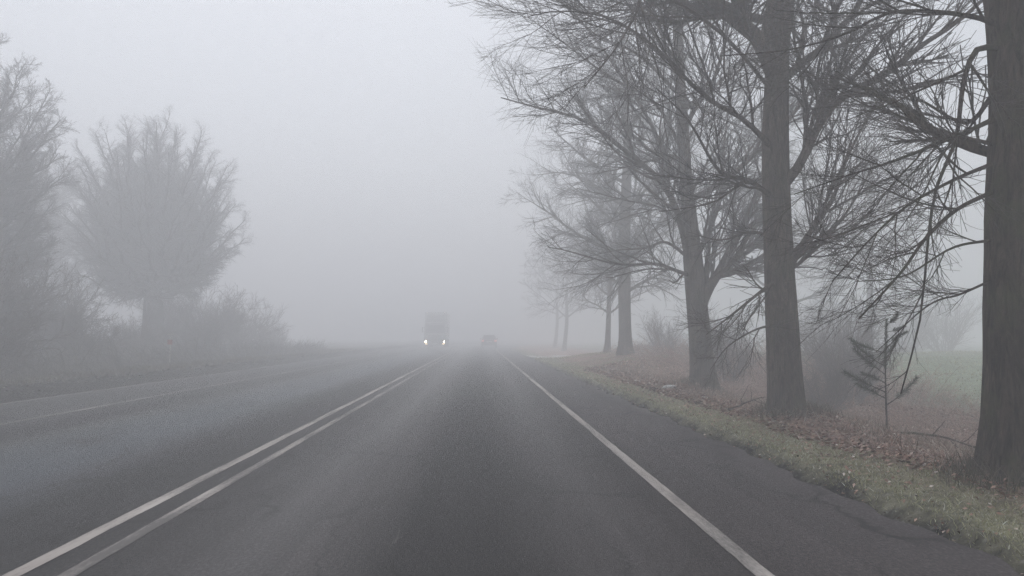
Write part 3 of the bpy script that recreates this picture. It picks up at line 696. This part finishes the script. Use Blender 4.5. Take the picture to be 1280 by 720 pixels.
def wheel(parent, c, r, wd, lugs=8):
    bm = bmesh.new(); cyl(bm, (0, 0, 0), r, wd, 'X', 32)
    bmesh.ops.bevel(bm, geom=[e for e in bm.edges if len(e.link_faces) == 2 and any(len(f.verts) > 8 for f in e.link_faces)], offset=r * .09, segments=2, affect='EDGES')
    o = bm_obj('wheel', bm, M_RUBBER, parent, True); o.location = c
    bm = bmesh.new(); cyl(bm, (0, 0, 0), r * .6, wd + .02, 'X', 24); cyl(bm, (0, 0, 0), r * .2, wd + .06, 'X', 16)
    for k in range(lugs): cyl(bm, (0, math.cos(k * 2 * PI / lugs) * r * .4, math.sin(k * 2 * PI / lugs) * r * .4), r * .05, wd + .04, 'X', 8)
    bm_obj('rim', bm, M_STEEL, o)
    return o
M_RUBBER = simple('tyre_rubber', (.02, .02, .021), .8)
M_STEEL = simple('dull_steel', (.4, .4, .41), .4, metallic=.8)
M_GLASS = simple('dark_vehicle_glass', (.02, .024, .028), .08, spec=.8)
M_BLACK = simple('black_plastic', (.02, .02, .02), .55)
M_CAB = simple('grey_cab_paint', (.28, .29, .28), .35)
M_CARGO = simple('pale_box_panels', (.55, .56, .55), .5)  # panels painted paler to stand in for stronger fog fade
M_REDCAR = simple('maroon_car_paint', (.10, .05, .05), .4)
M_PLATE = simple('blank_plate', (.6, .6, .58), .4, .05)
M_HEAD = emitter('headlight_glass', (1.0, .80, .52), 55)
M_FOGL = emitter('fog_lamp_glass', (1.0, .72, .42), 5)
M_MARK = emitter('marker_lamp_glass', (1.0, .9, .75), 2.2)
M_TAIL = emitter('tail_lamp_glass', (1.0, .3, .25), 1.6)
M_WHITE = simple('white_post_plastic', (.36, .36, .32), .5, .1)
M_REDP = simple('red_sign_paint', (.26, .06, .045), .5, .15)

def lorry(x, y):
    t = empty('lorry', (x, y, 0.0), 'oncoming lorry with both headlights lit, a tall grey shape in the fog', 'truck')
    cab = bm_obj('cab', prism([(0, .55), (-.02, 1.6), (.18, 2.75), (.45, 2.95), (1.9, 2.95), (1.9, .55)], 1.22, (1.7, 2.95), .08), M_CAB, t, True)
    for p in cab.data.polygons: p.use_smooth = False
    bm = bmesh.new(); v = [bm.verts.new(c) for c in ((-1.05, -.035, 1.68), (1.05, -.035, 1.68), (1.0, .135, 2.6), (-1.0, .135, 2.6))]; f = bm.faces.new(v)
    e = bmesh.ops.extrude_face_region(bm, geom=[f]); bmesh.ops.translate(bm, verts=[q for q in e['geom'] if isinstance(q, bmesh.types.BMVert)], vec=(0, .05, 0)); bmesh.ops.recalc_face_normals(bm, faces=bm.faces)
    ws = bm_obj('windscreen', bm, M_GLASS, t)
    B('wiper', M_BLACK, ws, [((-.4, -.06, 1.75), (.7, .02, .02)), ((.4, -.06, 1.75), (.7, .02, .02))], .004)
    B('grille', M_BLACK, t, [((0, -.04, .92 + k * .1), (1.5, .05, .055)) for k in range(6)], .01)
    B('bumper', M_CAB, t, [((0, -.06, .48), (2.44, .22, .32))], .05)
    B('roof_fairing', M_CAB, t, [((0, 1.15, 3.15), (2.1, 1.3, .44)), ((0, 1.45, 3.5), (2.0, .7, .5))], .12)
    B('sun_visor', M_BLACK, t, [((0, .0, 2.72), (2.1, .28, .1))], .02)
    for s in (-1, 1):
        h = bmesh.new(); cyl(h, (s * 1.02, -.185, .72), .095, .06, 'Y', 24); bm_obj('headlight', h, M_HEAD, t)
        B('headlight_housing', M_BLACK, t, [((s * 1.0, -.09, .74), (.42, .12, .26))], .03)
        B('fog_light', M_FOGL, t, [((s * .95, -.18, .46), (.2, .04, .1))], .015)
        mi = B('side_mirror', M_BLACK, t, [((s * 1.42, .1, 2.05), (.1, .12, .62)), ((s * 1.3, .12, 2.3), (.2, .04, .04)), ((s * 1.3, .12, 1.85), (.2, .04, .04))], .012)
        B('side_window', M_GLASS, t, [((s * 1.2, .95, 2.05), (.04, .95, .62))], .01)
        B('door_handle', M_BLACK, t, [((s * 1.235, 1.5, 1.55), (.04, .2, .04))], .008)
        B('fuel_tank', M_STEEL, t, [((s * 1.0, 3.0, .75), (.42, 1.1, .5))], .1)
        h = bmesh.new(); cyl(h, (s * 1.0, 2.03, 4.02), .05, .04, 'Y', 16); bm_obj('marker_lamp', h, M_MARK, t)
        B('mudguard', M_BLACK, t, [((s * 1.05, 1.35, 1.12), (.36, 1.2, .06)), ((s * 1.05, 1.95, .85), (.36, .04, .5))], .015)
        wheel(t, (s * 1.05, 1.35, .5), .5, .3)
        for yy in (7.2, 8.5): wheel(t, (s * 1.0, yy, .5), .5, .45)
    B('cargo_body', M_CARGO, t, [((0, 5.9, 2.55), (2.5, 7.7, 3.0))], .04)
    B('cargo_frame', M_STEEL, t, [((sx_, 2.05, 2.55), (.06, .05, 3.02)) for sx_ in (-1.22, 1.22)] + [((0, 2.05, 4.06), (2.5, .05, .06))], .008)
    B('chassis', M_BLACK, t, [((sx_, 5.2, .85), (.12, 8.2, .25)) for sx_ in (-.4, .4)], .01)
    B('number_plate', M_PLATE, t, [((0, -.18, .47), (.52, .02, .11))], .004)
lorry(-5.15, 87)

def car(x, y):
    t = empty('hatchback_car', (x, y, 0.0), 'small dark red car driving ahead, barely visible in the fog', 'car')
    body = prism([(0, .35), (-.02, .62), (.06, .95), (.25, .98), (3.0, .95), (3.95, .82), (4.1, .6), (4.1, .3), (.1, .28)], .87, (.6, .98), .05)
    bm_obj('body', body, M_REDCAR, t)
    bm_obj('cabin', prism([(.08, .95), (.42, 1.40), (.7, 1.46), (1.9, 1.46), (2.3, 1.38), (3.05, .95)], .80, (.95, 1.46), .2), M_REDCAR, t)
    bm = bmesh.new(); v = [bm.verts.new(c) for c in ((-.66, .105, 1.02), (.66, .105, 1.02), (.56, .355, 1.35), (-.56, .355, 1.35))]; f = bm.faces.new(v)
    e = bmesh.ops.extrude_face_region(bm, geom=[f]); bmesh.ops.translate(bm, verts=[q for q in e['geom'] if isinstance(q, bmesh.types.BMVert)], vec=(0, .06, -.03)); bmesh.ops.recalc_face_normals(bm, faces=bm.faces)
    w_ = bm_obj('rear_window', bm, M_GLASS, t); B('wiper', M_BLACK, w_, [((.1, .1, 1.05), (.42, .02, .02))], .004)
    B('bumper', M_BLACK, t, [((0, -.05, .42), (1.7, .2, .22))], .05)
    B('number_plate', M_PLATE, t, [((0, -.05, .72), (.52, .03, .11))], .004)
    B('tailgate_seam', M_BLACK, t, [((0, -.01, .56), (1.1, .03, .012))], .003)
    B('roof_spoiler', M_REDCAR, t, [((0, .42, 1.445), (1.15, .24, .04))], .012)
    h = bmesh.new(); cyl(h, (.5, .0, .26), .035, .2, 'Y', 16); bm_obj('exhaust', h, M_STEEL, t)
    for s in (-1, 1):
        B('tail_lamp', M_TAIL, t, [((s * .72, -.0, .82), (.2, .1, .17))], .025)
        B('side_mirror', M_REDCAR, t, [((s * .95, 2.75, 1.02), (.18, .1, .13))], .03)
        B('side_window', M_GLASS, t, [((s * .735, 1.5, 1.16), (.03, 1.5, .22))], .012)
        for yy in (.75, 3.3): wheel(t, (s * .78, yy, .31), .31, .2, 5)
car(.95, 86)

# ------------------------------------------------------------------ marker post, white litter, stones
p = at(212, 461, 27.5); gz = float(ground_z(p[0], 27.5))
t = empty('marker_post', (p[0], 27.5, gz), 'thin white marker post with red panel and pale cap on the left bank', 'marker post')
h = bmesh.new(); cyl(h, (0, 0, .45), .028, 1.1, 'Z', 14); bm_obj('pole', h, M_WHITE, t, True)
B('panel', M_REDP, t, [((0, -.04, .86), (.16, .03, .17))], .008)
B('cap', M_WHITE, t, [((0, -.0, 1.13), (.18, .07, .05)), ((0, 0, 1.04), (.12, .06, .03))], .01)
B('base', M_STONE, t, [((0, 0, .0), (.16, .16, .12))], .02)

def stone(name, x, y, s, seed, label, cat, m=M_STONE, group=None):
    bm = bmesh.new(); bmesh.ops.create_icosphere(bm, subdivisions=3, radius=1); r = np.random.default_rng(seed); k = r.normal(0, 1, (7, 3)); ph = r.uniform(0, 6, 7)
    for v in bm.verts:
        f = 1 + sum(.09 * math.sin(2.4 * float(np.dot(k[i], v.co)) + ph[i]) for i in range(7))
        v.co = Vector((v.co.x * s[0] * f, v.co.y * s[1] * f, v.co.z * s[2] * f))
    o = bm_obj(name, bm, m, None, True); o.location = (x, y, float(ground_z(x, y)) + s[2] * .35); tag(o, label, cat, group); return o
q = at(838, 491, 17.2); stone('stone', q[0], 17.2, (.16, .1, .06), 1, 'larger pale stone on the grass left of the third trunk', 'stone', group='pale stones on the right verge')
q = at(881, 502, 15.2); stone('stone', q[0], 15.2, (.1, .07, .045), 2, 'smaller pale stone in front of the third trunk', 'stone', group='pale stones on the right verge')
q = at(792, 478, 21); stone('stone', q[0], 20.5, (.09, .07, .04), 3, 'small pale stone at the asphalt edge, farthest of the three', 'stone', group='pale stones on the right verge')
M_BAG = simple('white_plastic', (.8, .8, .8), .4, .05)
q = at(354, 447, 42); stone('plastic_bag', q[0], 42, (.16, .14, .09), 5, 'crumpled white plastic litter at the left edge of the road', 'litter', M_BAG)

# ------------------------------------------------------------------ haze
bm = bmesh.new(); bmesh.ops.create_cube(bm, size=1)
for v in bm.verts: v.co = Vector((v.co.x * 640, 170 + v.co.y * 450, 8.1 + v.co.z * 20.2))
hz = bpy.data.materials.new('haze'); hz.use_nodes = True; n = hz.node_tree; n.nodes.clear()
out = n.nodes.new('ShaderNodeOutputMaterial'); pv = n.nodes.new('ShaderNodeVolumePrincipled')
pv.inputs['Color'].default_value = (.93, .945, .975, 1); pv.inputs['Density'].default_value = .0252; pv.inputs['Anisotropy'].default_value = .2
pv.inputs['Density Attribute'].default_value = ''
n.links.new(pv.outputs[0], out.inputs['Volume']); hz.cycles.homogeneous_volume = True
o = bm_obj('haze', bm, hz); tag(o, 'thick pale winter fog filling the whole scene', 'fog', kind='stuff')
